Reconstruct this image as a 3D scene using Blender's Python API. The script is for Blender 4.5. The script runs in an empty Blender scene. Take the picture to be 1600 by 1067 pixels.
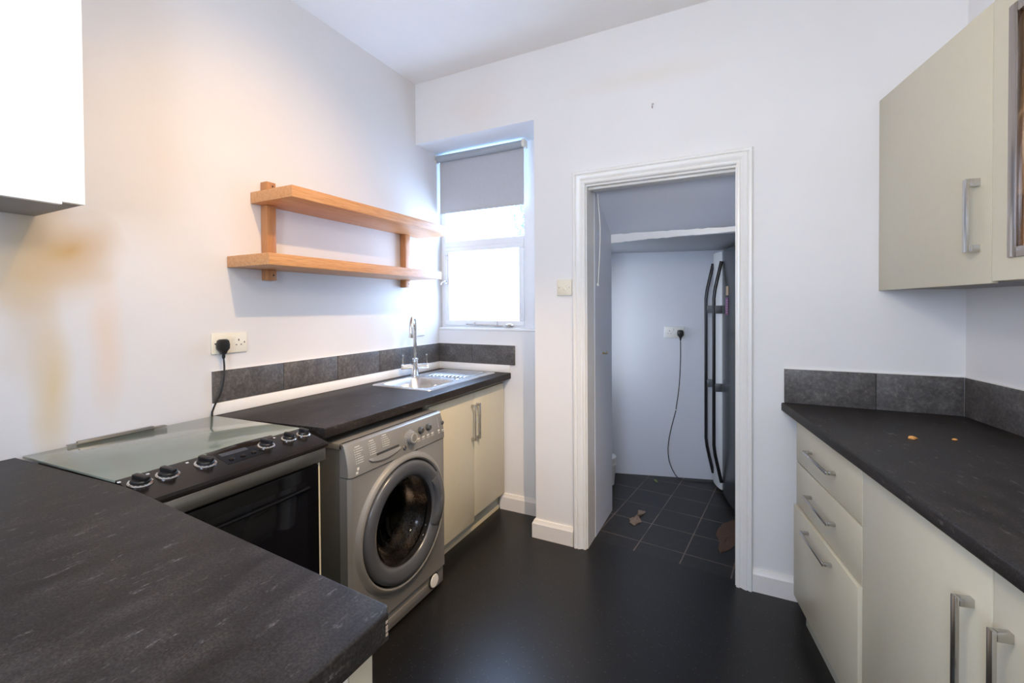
import bpy, bmesh, math, random
from math import sin, cos, pi, radians, sqrt, atan2
from mathutils import Vector, Matrix
random.seed(7)
scn = bpy.context.scene
COL = scn.collection

# ------------------------------------------------------------------ camera
cam_d = bpy.data.cameras.new('camera')
cam = bpy.data.objects.new('camera', cam_d)
COL.objects.link(cam)
scn.camera = cam
yaw, pit, rol = radians(26.7), radians(-.78), radians(-.37)
F = Vector((-sin(yaw), cos(yaw), 0)); R = Vector((cos(yaw), sin(yaw), 0)); U = Vector((0, 0, 1))
F2 = F*cos(pit) + U*sin(pit); U2 = U*cos(pit) - F*sin(pit)
R3 = R*cos(rol) + U2*sin(rol); U3 = U2*cos(rol) - R*sin(rol)
M = Matrix((R3, U3, -F2)).transposed().to_4x4()
M.translation = Vector((1.892, -2.369, 1.332))
cam.matrix_world = M
cam_d.sensor_width = 36
cam_d.lens = 702/1600*36
cam_d.shift_y = -45/1600
cam_d.clip_start = .02

# ------------------------------------------------------------------ world, exposure
scn.view_settings.view_transform = 'Standard'
scn.view_settings.look = 'None'
scn.view_settings.exposure = 0.0
scn.view_settings.gamma = 1.0
scn.view_settings.use_curve_mapping = False
w = bpy.data.worlds.new('overcast_sky'); scn.world = w
w.use_nodes = True
bg = w.node_tree.nodes['Background']
bg.inputs[0].default_value = (.27, .52, 1, 1)
bg.inputs[1].default_value = 13.0
scn.cycles.use_denoising = True
scn.cycles.max_bounces = 12
scn.cycles.diffuse_bounces = 6

def area(name, loc, rot, sx, sy, power, color, spread=180):
    l = bpy.data.lights.new(name, 'AREA'); l.shape = 'RECTANGLE'; l.size = sx; l.size_y = sy
    l.energy = power; l.color = color; l.spread = radians(spread)
    o = bpy.data.objects.new(name, l); COL.objects.link(o); o.location = loc; o.rotation_euler = rot
    return o
def spot(name, loc, target, power, color, ang, blend, rad):
    l = bpy.data.lights.new(name, 'SPOT'); l.energy = power; l.color = color; l.spot_size = radians(ang)
    l.spot_blend = blend; l.shadow_soft_size = rad
    o = bpy.data.objects.new(name, l); COL.objects.link(o); o.location = loc
    d = Vector(target) - Vector(loc)
    o.rotation_euler = d.to_track_quat('-Z', 'Y').to_euler()
    return o
# daylight entering through the garden window in the wall behind the camera
area('daylight_rear', (1.6, -3.39, 1.62), (radians(90), 0, 0), .62, .88, 18, (1, .97, .90))
# daylight entering through the small window over the sink
area('daylight_sink', (.36, .36, 1.62), (radians(-90), 0, 0), .62, .80, 10, (.80, .90, 1))
# ceiling spotlights in the middle of the kitchen
LP = (1.85, -1.43, 2.73)
spot('ceiling_spot', LP, (0, -1.05, 1.66), 98, (1, .65, .33), 54, 1, .010)
spot('ceiling_spot', (1.95, -1.62, 2.73), (.2, -1.7, .7), 12, (1, .76, .50), 90, 1, .02)
spot('ceiling_spot', (1.80, -1.2, 2.73), (.6, -.55, .45), 230, (1, .70, .42), 54, 1, .02)

# added unseen fill light in mid room, brightens the ceiling
pl_ = bpy.data.lights.new('ceiling_fill', 'POINT'); pl_.energy = 26; pl_.color = (1, .86, .70); pl_.shadow_soft_size = .12
po_ = bpy.data.objects.new('ceiling_fill', pl_); COL.objects.link(po_); po_.location = (1.75, -1.9, 2.05)

# added fill light hidden in the nook, brightens the fridge room
area('nook_fill', (.915, .82, 1.15), (radians(90), 0, radians(-90)), .45, .8, 3.2, (.84, .91, 1))

# ------------------------------------------------------------------ mesh helpers
class MB:
    """collects shapes in one bmesh; coordinates are given in the frame of `off`"""
    def __init__(self, off=(0, 0, 0)):
        self.bm = bmesh.new(); self.off = Vector(off); self.mi = 0
    def mat(self, i): self.mi = i; return self
    def _v(self, p): return self.bm.verts.new(Vector(p) - self.off)
    def face(self, vs):
        try:
            f = self.bm.faces.new(vs); f.material_index = self.mi; return f
        except ValueError: return None
    def box(self, x0, x1, y0, y1, z0, z1, bev=0, seg=2, sel=None):
        P = [(x0,y0,z0),(x1,y0,z0),(x1,y1,z0),(x0,y1,z0),(x0,y0,z1),(x1,y0,z1),(x1,y1,z1),(x0,y1,z1)]
        v = [self._v(p) for p in P]
        fs = [self.face([v[i] for i in q]) for q in ((3,2,1,0),(4,5,6,7),(0,1,5,4),(1,2,6,5),(2,3,7,6),(3,0,4,7))]
        if bev: self._bev(v, bev, seg, sel)
        return self
    def _bev(self, v, bev, seg, sel=None):
        vs = set(v); es = [e for e in self.bm.edges if e.verts[0] in vs and e.verts[1] in vs]
        if sel: es = [e for e in es if sel(e.verts[0].co + self.off, e.verts[1].co + self.off)]
        if es:
            r = bmesh.ops.bevel(self.bm, geom=es, offset=bev, segments=seg, affect='EDGES', profile=.5, clamp_overlap=True)
            for f in r['faces']: f.material_index = self.mi
    def prism(self, poly, z0, z1, bev=0, seg=3, sel=None):
        a = sum(poly[i][0]*poly[(i+1) % len(poly)][1] - poly[(i+1) % len(poly)][0]*poly[i][1] for i in range(len(poly)))
        if a < 0: poly = poly[::-1]
        b = [self._v((x, y, z0)) for x, y in poly]; t = [self._v((x, y, z1)) for x, y in poly]
        n = len(poly)
        self.face(b[::-1]); self.face(t)
        for i in range(n): self.face([b[i], b[(i+1) % n], t[(i+1) % n], t[i]])
        if bev: self._bev(b + t, bev, seg, sel)
        return self
    def loft(self, rings, close=True, cap0=True, cap1=True):
        vr = [[self._v(p) for p in r] for r in rings]
        n = len(vr[0])
        for a, b in zip(vr, vr[1:]):
            for i in range(n if close else n - 1):
                self.face([a[i], a[(i+1) % n], b[(i+1) % n], b[i]])
        if cap0 and close: self.face(vr[0][::-1])
        if cap1 and close: self.face(vr[-1])
        return vr
    @staticmethod
    def _frame(d):
        d = Vector(d).normalized()
        a = Vector((0, 0, 1)) if abs(d.z) < .9 else Vector((1, 0, 0))
        u = d.cross(a).normalized(); v = d.cross(u).normalized()
        return d, u, v
    def lathe(self, o, d, prof, seg=40, cap0=True, cap1=True):
        """prof: (radius, distance along d)"""
        d, u, v = self._frame(d); o = Vector(o)
        rings = [[o + d*h + (u*cos(2*pi*i/seg) + v*sin(2*pi*i/seg))*max(r, 1e-5) for i in range(seg)] for r, h in prof]
        # keep outward normals: u x v = -d ... ring order handled by recalc
        self.loft(rings, True, cap0, cap1); return self
    def cyl(self, p0, p1, r, r1=None, seg=20):
        p0, p1 = Vector(p0), Vector(p1); L = (p1 - p0).length
        return self.lathe(p0, p1 - p0, [(r, 0), (r if r1 is None else r1, L)], seg)
    def tube(self, pts, r, seg=10, flat=None):
        pts = [Vector(p) for p in pts]; rings = []
        d0, u, v = self._frame(pts[1] - pts[0])
        for i, p in enumerate(pts):
            t = (pts[min(i+1, len(pts)-1)] - pts[max(i-1, 0)]).normalized()
            u = (u - t*u.dot(t)).normalized(); v = t.cross(u)
            rr = r[i] if isinstance(r, (list, tuple)) else r
            fu, fv = flat if flat else (1, 1)
            rings.append([p + (u*cos(2*pi*k/seg)*fu + v*sin(2*pi*k/seg)*fv)*rr for k in range(seg)])
        self.loft(rings); return self
    def poly(self, pts): self.face([self._v(p) for p in pts]); return self
    def build(self, name, mats, parent=None, loc=None, rotz=0, smooth=35, label=None):
        bm = self.bm
        bmesh.ops.recalc_face_normals(bm, faces=bm.faces[:])
        me = bpy.data.meshes.new(name); bm.to_mesh(me); bm.free()
        for m in (mats if isinstance(mats, (list, tuple)) else [mats]): me.materials.append(m)
        if smooth:
            for p in me.polygons: p.use_smooth = True
            me.set_sharp_from_angle(angle=radians(smooth))
        o = bpy.data.objects.new(name, me); COL.objects.link(o)
        if parent: o.parent = parent
        else:
            o.location = self.off if loc is None else loc; o.rotation_euler = (0, 0, rotz)
        if label: o['label'] = label
        return o

def spline(pts, n=8):
    P = [Vector(p) for p in pts]; out = []
    for i in range(len(P) - 1):
        p0, p1, p2, p3 = P[max(i-1, 0)], P[i], P[i+1], P[min(i+2, len(P)-1)]
        for k in range(n):
            t = k/n
            out.append(.5*((2*p1) + (p2-p0)*t + (2*p0-5*p1+4*p2-p3)*t*t + (3*p1-p0-3*p2+p3)*t**3))
    out.append(P[-1]); return out
def rrect(cx, cy, hx, hy, r, n=6):
    o = []
    for sx, sy, a0 in ((1, 1, 0), (-1, 1, 90), (-1, -1, 180), (1, -1, 270)):
        for k in range(n + 1):
            a = radians(a0 + 90*k/n); o.append((cx + sx*(hx - r) + r*cos(a), cy + sy*(hy - r) + r*sin(a)))
    return o
def thing(name, label, cat, loc=(0, 0, 0), rotz=0, group=None):
    o = bpy.data.objects.new(name, None); COL.objects.link(o)
    o.location = loc; o.rotation_euler = (0, 0, rotz); o.empty_display_size = .1
    tag(o, label, cat, group); return o
def tag(o, label, cat, group=None):
    o['label'] = label; o['category'] = cat
    if group: o['group'] = group
    return o
def struct(o): o['kind'] = 'structure'; return o

# ------------------------------------------------------------------ materials
class NT:
    def __init__(self, name):
        self.m = bpy.data.materials.new(name); self.m.use_nodes = True
        self.t = self.m.node_tree; self.b = self.t.nodes['Principled BSDF']
    def n(self, ty, **kw):
        q = self.t.nodes.new(ty)
        for k, v in kw.items():
            if k in q.inputs: q.inputs[k].default_value = v
            else: setattr(q, k, v)
        return q
    def l(self, a, b): self.t.links.new(a, b)
    def set(self, **kw):
        for k, v in kw.items():
            v = (*v, 1) if isinstance(v, tuple) and len(v) == 3 else v
            self.b.inputs[k.replace('_', ' ')].default_value = v
        return self
    def pos(self): return self.n('ShaderNodeNewGeometry').outputs['Position']
    def objc(self): return self.n('ShaderNodeTexCoord').outputs['Object']
    def mapping(self, vec, scale=(1, 1, 1), rot=(0, 0, 0), loc=(0, 0, 0)):
        q = self.n('ShaderNodeMapping'); q.inputs['Scale'].default_value = scale
        q.inputs['Rotation'].default_value = rot; q.inputs['Location'].default_value = loc
        self.l(vec, q.inputs['Vector']); return q.outputs[0]
    def noise(self, vec, scale, detail=4, rough=.6):
        q = self.n('ShaderNodeTexNoise'); q.inputs['Scale'].default_value = scale
        q.inputs['Detail'].default_value = detail; q.inputs['Roughness'].default_value = rough
        self.l(vec, q.inputs['Vector']); return q.outputs[0]
    def ramp(self, f, stops):
        q = self.n('ShaderNodeValToRGB'); e = q.color_ramp.elements
        while len(e) < len(stops): e.new(.5)
        for el, (p, c) in zip(e, stops):
            el.position = p; el.color = (*c, 1) if len(c) == 3 else c
        self.l(f, q.inputs[0]); return q.outputs[0]
    def math(self, op, a, b=None, c=None):
        q = self.n('ShaderNodeMath', operation=op)
        for i, v in enumerate((a, b, c)):
            if v is None: continue
            if isinstance(v, (int, float)): q.inputs[i].default_value = v
            else: self.l(v, q.inputs[i])
        return q.outputs[0]
    def mix(self, f, a, b):
        q = self.n('ShaderNodeMix', data_type='RGBA')
        for i, v in ((0, f), (6, a), (7, b)):
            if isinstance(v, (int, float)): q.inputs[i].default_value = v
            elif isinstance(v, tuple): q.inputs[i].default_value = (*v, 1)
            else: self.l(v, q.inputs[i])
        return q.outputs[2]
    def color(self, c): self.l(c, self.b.inputs['Base Color']); return self
    def rough(self, c): self.l(c, self.b.inputs['Roughness']); return self
    def bump(self, h, strength=.2, dist=.01):
        q = self.n('ShaderNodeBump'); q.inputs['Strength'].default_value = strength; q.inputs['Distance'].default_value = dist
        self.l(h, q.inputs['Height']); self.l(q.outputs[0], self.b.inputs['Normal']); return self

def simple(name, col, rough=.5, metal=0, spec=.5, coat=0):
    t = NT(name); t.set(Base_Color=col, Roughness=rough, Metallic=metal, Specular_IOR_Level=spec, Coat_Weight=coat)
    p = t.objc(); n = t.noise(p, 35, 3)
    lo = tuple(c*.985 for c in col); hi = tuple(min(1, c*1.01) for c in col)
    t.color(t.ramp(n, [(.3, lo), (.7, hi)])); return t.m

def paint(name, col, stains=()):
    t = NT(name); p = t.pos()
    big = t.noise(p, 1.7, 3); sm = t.noise(p, 45, 3)
    c = t.ramp(big, [(.35, tuple(x*.965 for x in col)), (.65, col)])
    for (sx, sy, sz), (ax, ay, az), amt, sc in stains:
        d = t.mapping(p, (1/ax, 1/ay, 1/az), loc=(-sx/ax, -sy/ay, -sz/az))
        wob = t.n('ShaderNodeVectorMath', operation='LENGTH'); 
        nz = t.n('ShaderNodeTexNoise'); nz.inputs['Scale'].default_value = 4; t.l(p, nz.inputs['Vector'])
        ad = t.n('ShaderNodeVectorMath', operation='ADD'); t.l(d, ad.inputs[0])
        sb = t.n('ShaderNodeVectorMath', operation='SCALE'); t.l(nz.outputs[1], sb.inputs[0]); sb.inputs['Scale'].default_value = .9
        t.l(sb.outputs[0], ad.inputs[1])
        off = t.n('ShaderNodeVectorMath', operation='SUBTRACT'); t.l(ad.outputs[0], off.inputs[0]); off.inputs[1].default_value = (.45, .45, .45)
        t.l(off.outputs[0], wob.inputs[0])
        f = t.ramp(wob.outputs['Value'], [(.0, (amt,)*3), (1.0, (0, 0, 0))])
        f2 = t.n('ShaderNodeRGBToBW'); t.l(f, f2.inputs[0])
        c = t.mix(f2.outputs[0], c, sc)
    t.color(c); t.set(Roughness=.55, Specular_IOR_Level=.3); t.bump(sm, .06, .004); return t.m

M_wall = paint('wall_paint', (.80, .80, .80), [
    ((1.45, 0, 2.50), (.55, .3, .07), .35, (.78, .70, .55)), ((.45, 0, 2.58), (.45, .3, .25), .45, (.80, .69, .58))])
M_wall_left = paint('wall_paint_stained', (.71, .695, .685), [
    ((0, -1.74, 1.53), (.3, .17, .15), .9, (.50, .30, .09)), ((0, -1.775, 1.08), (.3, .06, .33), .75, (.66, .49, .22)),
    ((0, -1.82, 1.75), (.3, .10, .8), .7, (.55, .40, .20)), ((0, -1.63, 1.20), (.3, .06, .28), .6, (.74, .53, .36)),
    ((0, -1.82, 1.42), (.3, .22, .12), .7, (.60, .42, .20)), ((0, -1.3, 1.9), (.3, .5, .7), .3, (.80, .68, .56))])
M_ceil = paint('ceiling_paint', (.88, .88, .87))
M_util = paint('utility_wall_paint', (.73, .76, .82))
M_gloss = simple('white_gloss_paint', (.82, .82, .80), .28)
M_skirt = simple('skirting_paint', (.80, .78, .75), .35)
M_upvc = simple('white_window_frame', (.85, .86, .87), .3)
M_cream = simple('cream_laminate', (.61, .57, .44), .34)
M_creamedge = simple('cream_edge', (.66, .60, .44), .4)
M_white = simple('white_laminate', (.90, .91, .90), .35)
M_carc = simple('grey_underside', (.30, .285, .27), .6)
M_plinth = simple('grey_green_plinth', (.46, .47, .41), .4)
M_chrome = simple('chrome', (.80, .81, .83), .07, 1)
M_nickel = simple('satin_nickel', (.55, .54, .53), .25, 1)
M_blackpl = simple('black_plastic', (.010, .010, .011), .35)
M_plate = simple('cream_plastic', (.78, .74, .62), .35)
M_plate2 = simple('white_plastic', (.80, .80, .78), .35)
M_slot = simple('dark_slot', (.02, .02, .02), .6)
M_brass = simple('dull_brass', (.55, .42, .20), .35, 1)

def worktop_mat():
    t = NT('dark_worktop_laminate'); p = t.objc()
    n1 = t.noise(t.mapping(p, (6, 2.2, 6), rot=(0, 0, .35)), 3.0, 6, .65)
    n2 = t.noise(t.mapping(p, (16, 5, 16), rot=(0, 0, .35)), 4.0, 5, .7)
    n3 = t.noise(p, 260, 2)
    c = t.ramp(n1, [(.3, (.012, .0100, .0092)), (.5, (.025, .0215, .0203)), (.72, (.048, .041, .0385))])
    fl = t.ramp(n2, [(.60, (0, 0, 0)), (.72, (1, 1, 1))])
    c = t.mix(fl, c, (.13, .12, .12))
    sp = t.ramp(n3, [(.33, (.5, .5, .5)), (.7, (1.45, 1.45, 1.45))])
    q = t.n('ShaderNodeMix', data_type='RGBA', blend_type='MULTIPLY'); q.inputs[0].default_value = 1
    t.l(c, q.inputs[6]); t.l(sp, q.inputs[7])
    t.color(q.outputs[2]); t.rough(t.ramp(n1, [(.2, (.42,)*3), (.8, (.54,)*3)])); t.bump(n3, .12, .001)
    t.set(Specular_IOR_Level=.2); return t.m
M_top = worktop_mat()

def tile_mat():
    t = NT('slate_tile'); p = t.objc()
    n1 = t.noise(p, 14, 6, .7); n3 = t.noise(p, 120, 3)
    n2 = t.noise(p, 75, 4, .75)
    c = t.ramp(n1, [(.3, (.062, .057, .054)), (.55, (.105, .098, .094)), (.8, (.18, .17, .165))])
    q = t.n('ShaderNodeMix', data_type='RGBA', blend_type='MULTIPLY'); q.inputs[0].default_value = 1
    t.l(c, q.inputs[6]); t.l(t.ramp(n2, [(.3, (.55,)*3), (.55, (1,)*3), (.72, (1.7,)*3)]), q.inputs[7]); t.color(q.outputs[2])
    t.set(Roughness=.5); t.bump(n3, .25, .002); return t.m
M_slate = tile_mat()
M_grout = simple('dark_grout', (.03, .03, .03), .8)
M_silicone = simple('white_sealant', (.80, .79, .76), .35)

def wood_mat(name, a, b, c_):
    t = NT(name); p = t.objc()
    g = t.noise(t.mapping(p, (60, 2.2, 60)), 1.6, 6, .65)
    s = t.noise(t.mapping(p, (220, 9, 220)), 1.5, 3, .6)
    c = t.ramp(g, [(.28, a), (.5, b), (.75, c_)])
    sp = t.ramp(s, [(.40, (.78, .72, .66)), (.52, (1, 1, 1))])
    q = t.n('ShaderNodeMix', data_type='RGBA', blend_type='MULTIPLY'); q.inputs[0].default_value = .7
    t.l(c, q.inputs[6]); t.l(sp, q.inputs[7]); t.color(q.outputs[2]); t.set(Roughness=.42); return t.m
M_beech = wood_mat('beech_wood', (.52, .235, .085), (.62, .31, .13), (.70, .39, .18))
def post_mat():
    t = NT('reddish_beech'); p = t.objc()
    g = t.noise(t.mapping(p, (60, 60, 3)), 1.6, 6, .65)
    t.color(t.ramp(g, [(.28, (.36, .15, .055)), (.5, (.46, .21, .08)), (.75, (.54, .27, .11))])); t.set(Roughness=.4); return t.m
M_post = post_mat()

def floor_mat():
    t = NT('black_speckled_vinyl'); p = t.pos()
    v = t.n('ShaderNodeTexVoronoi'); v.inputs['Scale'].default_value = 130; t.l(p, v.inputs['Vector'])
    sel = t.n('ShaderNodeSeparateColor'); t.l(v.outputs['Color'], sel.inputs[0])
    big = t.math('GREATER_THAN', sel.outputs[0], .86)
    dot = t.math('MULTIPLY', t.math('LESS_THAN', v.outputs['Distance'], .17), big)
    n1 = t.noise(p, 3.2, 5, .6); n3 = t.noise(p, 420, 2)
    base = t.ramp(n3, [(.35, (.0045, .0042, .0041)), (.7, (.011, .0103, .0103))])
    c = t.mix(dot, base, (.13, .13, .14))
    t.color(c); t.rough(t.ramp(n1, [(.3, (.30,)*3), (.7, (.36,)*3)])); t.bump(n3, .10, .0015); t.set(Specular_IOR_Level=.42); return t.m
M_floor = floor_mat()
TA = radians(-6.31)
def utile_mat():
    t = NT('black_floor_tile'); p = t.pos()
    # tile grid turned against the room
    a = t.n('ShaderNodeVectorMath', operation='SUBTRACT'); t.l(p, a.inputs[0]); a.inputs[1].default_value = (1.397, .210, 0)
    r = t.mapping(a.outputs[0], rot=(0, 0, -TA), scale=(1/.24,)*3)
    r2 = t.n('ShaderNodeSeparateXYZ'); t.l(r, r2.inputs[0])
    def ln(o):
        fr = t.math('FRACT', t.math('ADD', o, 100.0))
        d = t.math('MINIMUM', fr, t.math('SUBTRACT', 1.0, fr))
        return t.math('LESS_THAN', d, .012)
    g = t.math('MAXIMUM', ln(r2.outputs[0]), ln(r2.outputs[1]))
    n1 = t.noise(p, 30, 5, .65); n2 = t.noise(p, 5, 3)
    tile = t.ramp(n1, [(.3, (.010, .0095, .0095)), (.7, (.021, .020, .020))])
    gc = t.ramp(n2, [(.35, (.08, .065, .058)), (.6, (.22, .16, .13))])
    t.color(t.mix(g, tile, gc)); t.set(Roughness=.42)
    t.bump(t.math('SUBTRACT', 1.0, g), .5, .002); return t.m
M_utile = utile_mat()

def brushed(name, col, rough, sc=(4, 300, 300)):
    t = NT(name); p = t.objc(); n = t.noise(t.mapping(p, sc), 1, 3)
    t.color(t.ramp(n, [(.3, tuple(x*.85 for x in col)), (.7, col)])); t.set(Metallic=1, Roughness=rough)
    t.rough(t.ramp(n, [(.3, (rough*.8,)*3), (.7, (rough*1.2,)*3)])); return t.m
M_steel = brushed('brushed_steel', (.62, .61, .60), .26, (300, 4, 300))
M_bar = brushed('brushed_bronze_steel', (.34, .32, .285), .36, (300, 4, 300))
M_sink = brushed('satin_sink_steel', (.72, .72, .72), .34, (40, 4, 40))
def wm_mat():
    t = NT('graphite_paint'); p = t.objc(); n = t.noise(p, 900, 2)
    t.color(t.ramp(n, [(.3, (.25, .245, .232)), (.7, (.32, .312, .296))])); t.set(Metallic=.45, Roughness=.36); return t.m
M_wm = wm_mat()
M_wmside = simple('graphite_side', (.085, .088, .084), .5, .2)
M_wmdark = simple('dark_grey_plastic', (.055, .057, .060), .3)
M_wmdoor = simple('graphite_door_rim', (.080, .086, .098), .28, .1)
M_mark = simple('printed_white_marks', (.62, .62, .60), .5)
M_ovenblack = simple('black_oven_glass', (.004, .004, .005), .07, 0, .22)
M_ckpanel = simple('black_brown_panel', (.012, .009, .008), .2, 0, .22)
def lid_mat():
    t = NT('tinted_lid_glass'); p = t.objc(); n = t.noise(p, 3, 3)
    t.color(t.ramp(n, [(.3, (.19, .215, .175)), (.7, (.23, .25, .205))])); t.set(Roughness=.08, Specular_IOR_Level=.5); return t.m
M_lid = lid_mat()
M_fridge = simple('dark_grey_fridge', (.045, .049, .055), .26)
M_bracket = simple('grey_bracket', (.20, .21, .22), .3, .6)
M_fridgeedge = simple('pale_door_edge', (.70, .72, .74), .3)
M_fhandle = simple('dark_gunmetal', (.035, .036, .040), .22, .6)
def glass_mat(name, tint=(1, 1, 1), rough=0, ior=1.45):
    m = bpy.data.materials.new(name); m.use_nodes = True; nt = m.node_tree
    for q in list(nt.nodes): nt.nodes.remove(q)
    o = nt.nodes.new('ShaderNodeOutputMaterial'); mx = nt.nodes.new('ShaderNodeMixShader')
    tr = nt.nodes.new('ShaderNodeBsdfTransparent'); gl = nt.nodes.new('ShaderNodeBsdfGlossy'); fr = nt.nodes.new('ShaderNodeFresnel')
    tr.inputs[0].default_value = (*tint, 1); gl.inputs['Roughness'].default_value = rough; fr.inputs[0].default_value = ior
    ge = nt.nodes.new('ShaderNodeNewGeometry'); mu = nt.nodes.new('ShaderNodeMath'); mu.operation = 'MULTIPLY'
    iv = nt.nodes.new('ShaderNodeMath'); iv.operation = 'SUBTRACT'; iv.inputs[0].default_value = 1
    nt.links.new(ge.outputs['Backfacing'], iv.inputs[1]); nt.links.new(iv.outputs[0], mu.inputs[0]); nt.links.new(fr.outputs[0], mu.inputs[1])
    nt.links.new(mu.outputs[0], mx.inputs[0]); nt.links.new(tr.outputs[0], mx.inputs[1]); nt.links.new(gl.outputs[0], mx.inputs[2])
    nt.links.new(mx.outputs[0], o.inputs[0]); return m
M_glass = glass_mat('window_glass')
M_porthole = glass_mat('smoked_glass', (.34, .32, .31), 0, 1.28)
M_cabglass = glass_mat('cabinet_glass', (.97, .94, .90))
def fabric():
    t = NT('grey_blind_fabric'); p = t.objc()
    n = t.noise(t.mapping(p, (900, 900, 60)), 1, 2)
    col = t.ramp(n, [(.3, (.50, .485, .475)), (.7, (.57, .555, .545))])
    t.color(col); t.set(Roughness=.9)
    tl = t.n('ShaderNodeBsdfTranslucent'); t.l(col, tl.inputs[0])
    mx = t.n('ShaderNodeMixShader'); mx.inputs[0].default_value = .16
    out = t.t.nodes['Material Output']; t.l(t.b.outputs[0], mx.inputs[1]); t.l(tl.outputs[0], mx.inputs[2]); t.l(mx.outputs[0], out.inputs[0])
    return t.m
M_fabric = fabric()
M_leaf = simple('brown_dead_leaf', (.085, .045, .026), .6)
M_scrap = simple('pale_brown_scrap', (.26, .19, .14), .7)
M_green = simple('green_scrap', (.30, .34, .14), .6)
M_orange = simple('orange_crumb', (.75, .36, .10), .6)
M_foliage = simple('tree_leaves', (.20, .23, .24), .6)
M_bark = simple('tree_bark', (.20, .20, .20), .8)
M_tan = simple('tan_interior', (.80, .60, .38), .6)

# ------------------------------------------------------------------ the room
H = 2.79
RA = radians(10.40)                       # the right-hand wall runs askew
OR = Vector((2.690, 0, 0))
def rw(lx, ly, z=0): return (OR.x + lx*cos(RA) - ly*sin(RA), lx*sin(RA) + ly*cos(RA), z)

struct(MB().box(-.12, 0, -3.5, .46, 0, H).build('wall_left', M_wall_left, smooth=0))
b = MB()
b.box(.848, 1.155, 0, .42, 0, H); b.box(1.884, 2.72, 0, .14, 0, H); b.box(1.155, 1.884, 0, .14, 1.990, H)
b.box(0, .848, 0, .46, 2.400, H); b.box(0, .848, .242, .46, 0, 1.180)
struct(b.build('wall_back', M_wall, smooth=0))
struct(MB().box(0, .12, -3.6, .15, 0, H).build('wall_right', M_wall, loc=OR, rotz=RA, smooth=0))
b = MB()
b.box(-.12, 1.25, -3.52, -3.40, 0, H); b.box(1.95, 3.6, -3.52, -3.40, 0, H); b.box(1.25, 1.95, -3.52, -3.40, 0, 1.13); b.box(1.25, 1.95, -3.52, -3.40, 2.12, H)
struct(b.build('wall_rear', M_wall, smooth=0))
struct(MB().box(-.12, 3.6, -3.52, .46, H, H + .08).build('ceiling', M_ceil, smooth=0))
thr = [(1.155, .113), (1.884, .046)]
struct(MB().prism([(-.1, -3.5), (3.5, -3.5), (3.5, 0), (1.884, 0), thr[1], thr[0], (1.155, 0), (.848, 0), (.848, .3), (-.1, .3)], -.05, 0).build('floor', M_floor, smooth=0))
UA = Vector((1.026, 1.185)); UD = Vector((1.687 - 1.026, 1.356 - 1.185)).normalized(); UN = Vector((-UD.y, UD.x))
def uw(s, d=0): q = UA + UD*s + UN*d; return (q.x, q.y)
struct(MB().prism([thr[0], thr[1], (1.884, .1), (2.95, .1), (2.95, 1.8), (.86, 1.3), (.86, .42), (1.155, .42)], -.05, -.0008).build('floor_utility', M_utile, smooth=0))
struct(MB().prism([uw(-.17), uw(2.1), uw(2.1, .1), uw(-.17, .1)], 0, 1.80).build('wall_utility_back', M_util, smooth=0))
struct(MB().box(1.02, 1.160, .142, .524, 0, 2.05).build('wall_utility_left', M_util, smooth=0))
struct(MB().prism([(.86, .43), (.90, .43), (.90, 1.18), (.86, 1.18)], 0, 1.8).build('wall_utility_nook', M_util, smooth=0))
struct(MB().box(2.86, 2.96, .14, 1.9, 0, 2.05).build('wall_utility_right', M_util, smooth=0))
# underside of the stairs: sloping ceiling, painted edge and low soffit
b = MB()
x0, x1 = 1.0, 2.95
q = [b._v(p) for p in ((x0, .14, 1.992), (x1, .14, 1.992), (x1, .524, 1.783), (x0, .524, 1.795), (x0, .14, 2.08), (x1, .14, 2.08), (x1, .60, 1.86), (x0, .60, 1.86))]
for f in ((0, 1, 2, 3), (4, 7, 6, 5), (0, 4, 5, 1), (3, 2, 6, 7), (0, 3, 7, 4), (1, 5, 6, 2)): b.face([q[i] for i in f])
struct(b.build('ceiling_utility', M_util, smooth=0))
# uneven white painted edge
b = MB(); top = []; bot = []
rr = random.Random(3); N = 28
for i in range(N + 1):
    t_ = i/N; x = 1.160 + t_*.80
    top.append((x, .518, 1.794 - .012*t_ + rr.uniform(-.003, .003))); bot.append((x, .518, 1.744 + .012*t_ - .012*max(0, .25 - t_)*2 + rr.uniform(-.002, .002)))
for i in range(N):
    b.poly([bot[i], bot[i+1], top[i+1], top[i]])
    b.poly([(p[0], .530, p[2]) for p in (bot[i+1], bot[i], top[i], top[i+1])])
    b.poly([bot[i+1], bot[i], (bot[i][0], .53, bot[i][2]), (bot[i+1][0], .53, bot[i+1][2])])
    b.poly([top[i], top[i+1], (top[i+1][0], .53, top[i+1][2]), (top[i][0], .53, top[i][2])])
struct(b.build('trim_1', M_gloss, smooth=0))
struct(MB().prism([(.86, .524), (2.95, .524), (2.95, 1.9), (.86, 1.4)], 1.748, 1.80).build('ceiling_soffit', simple('soffit_paint', (.36, .38, .42), .6), smooth=0))

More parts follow.
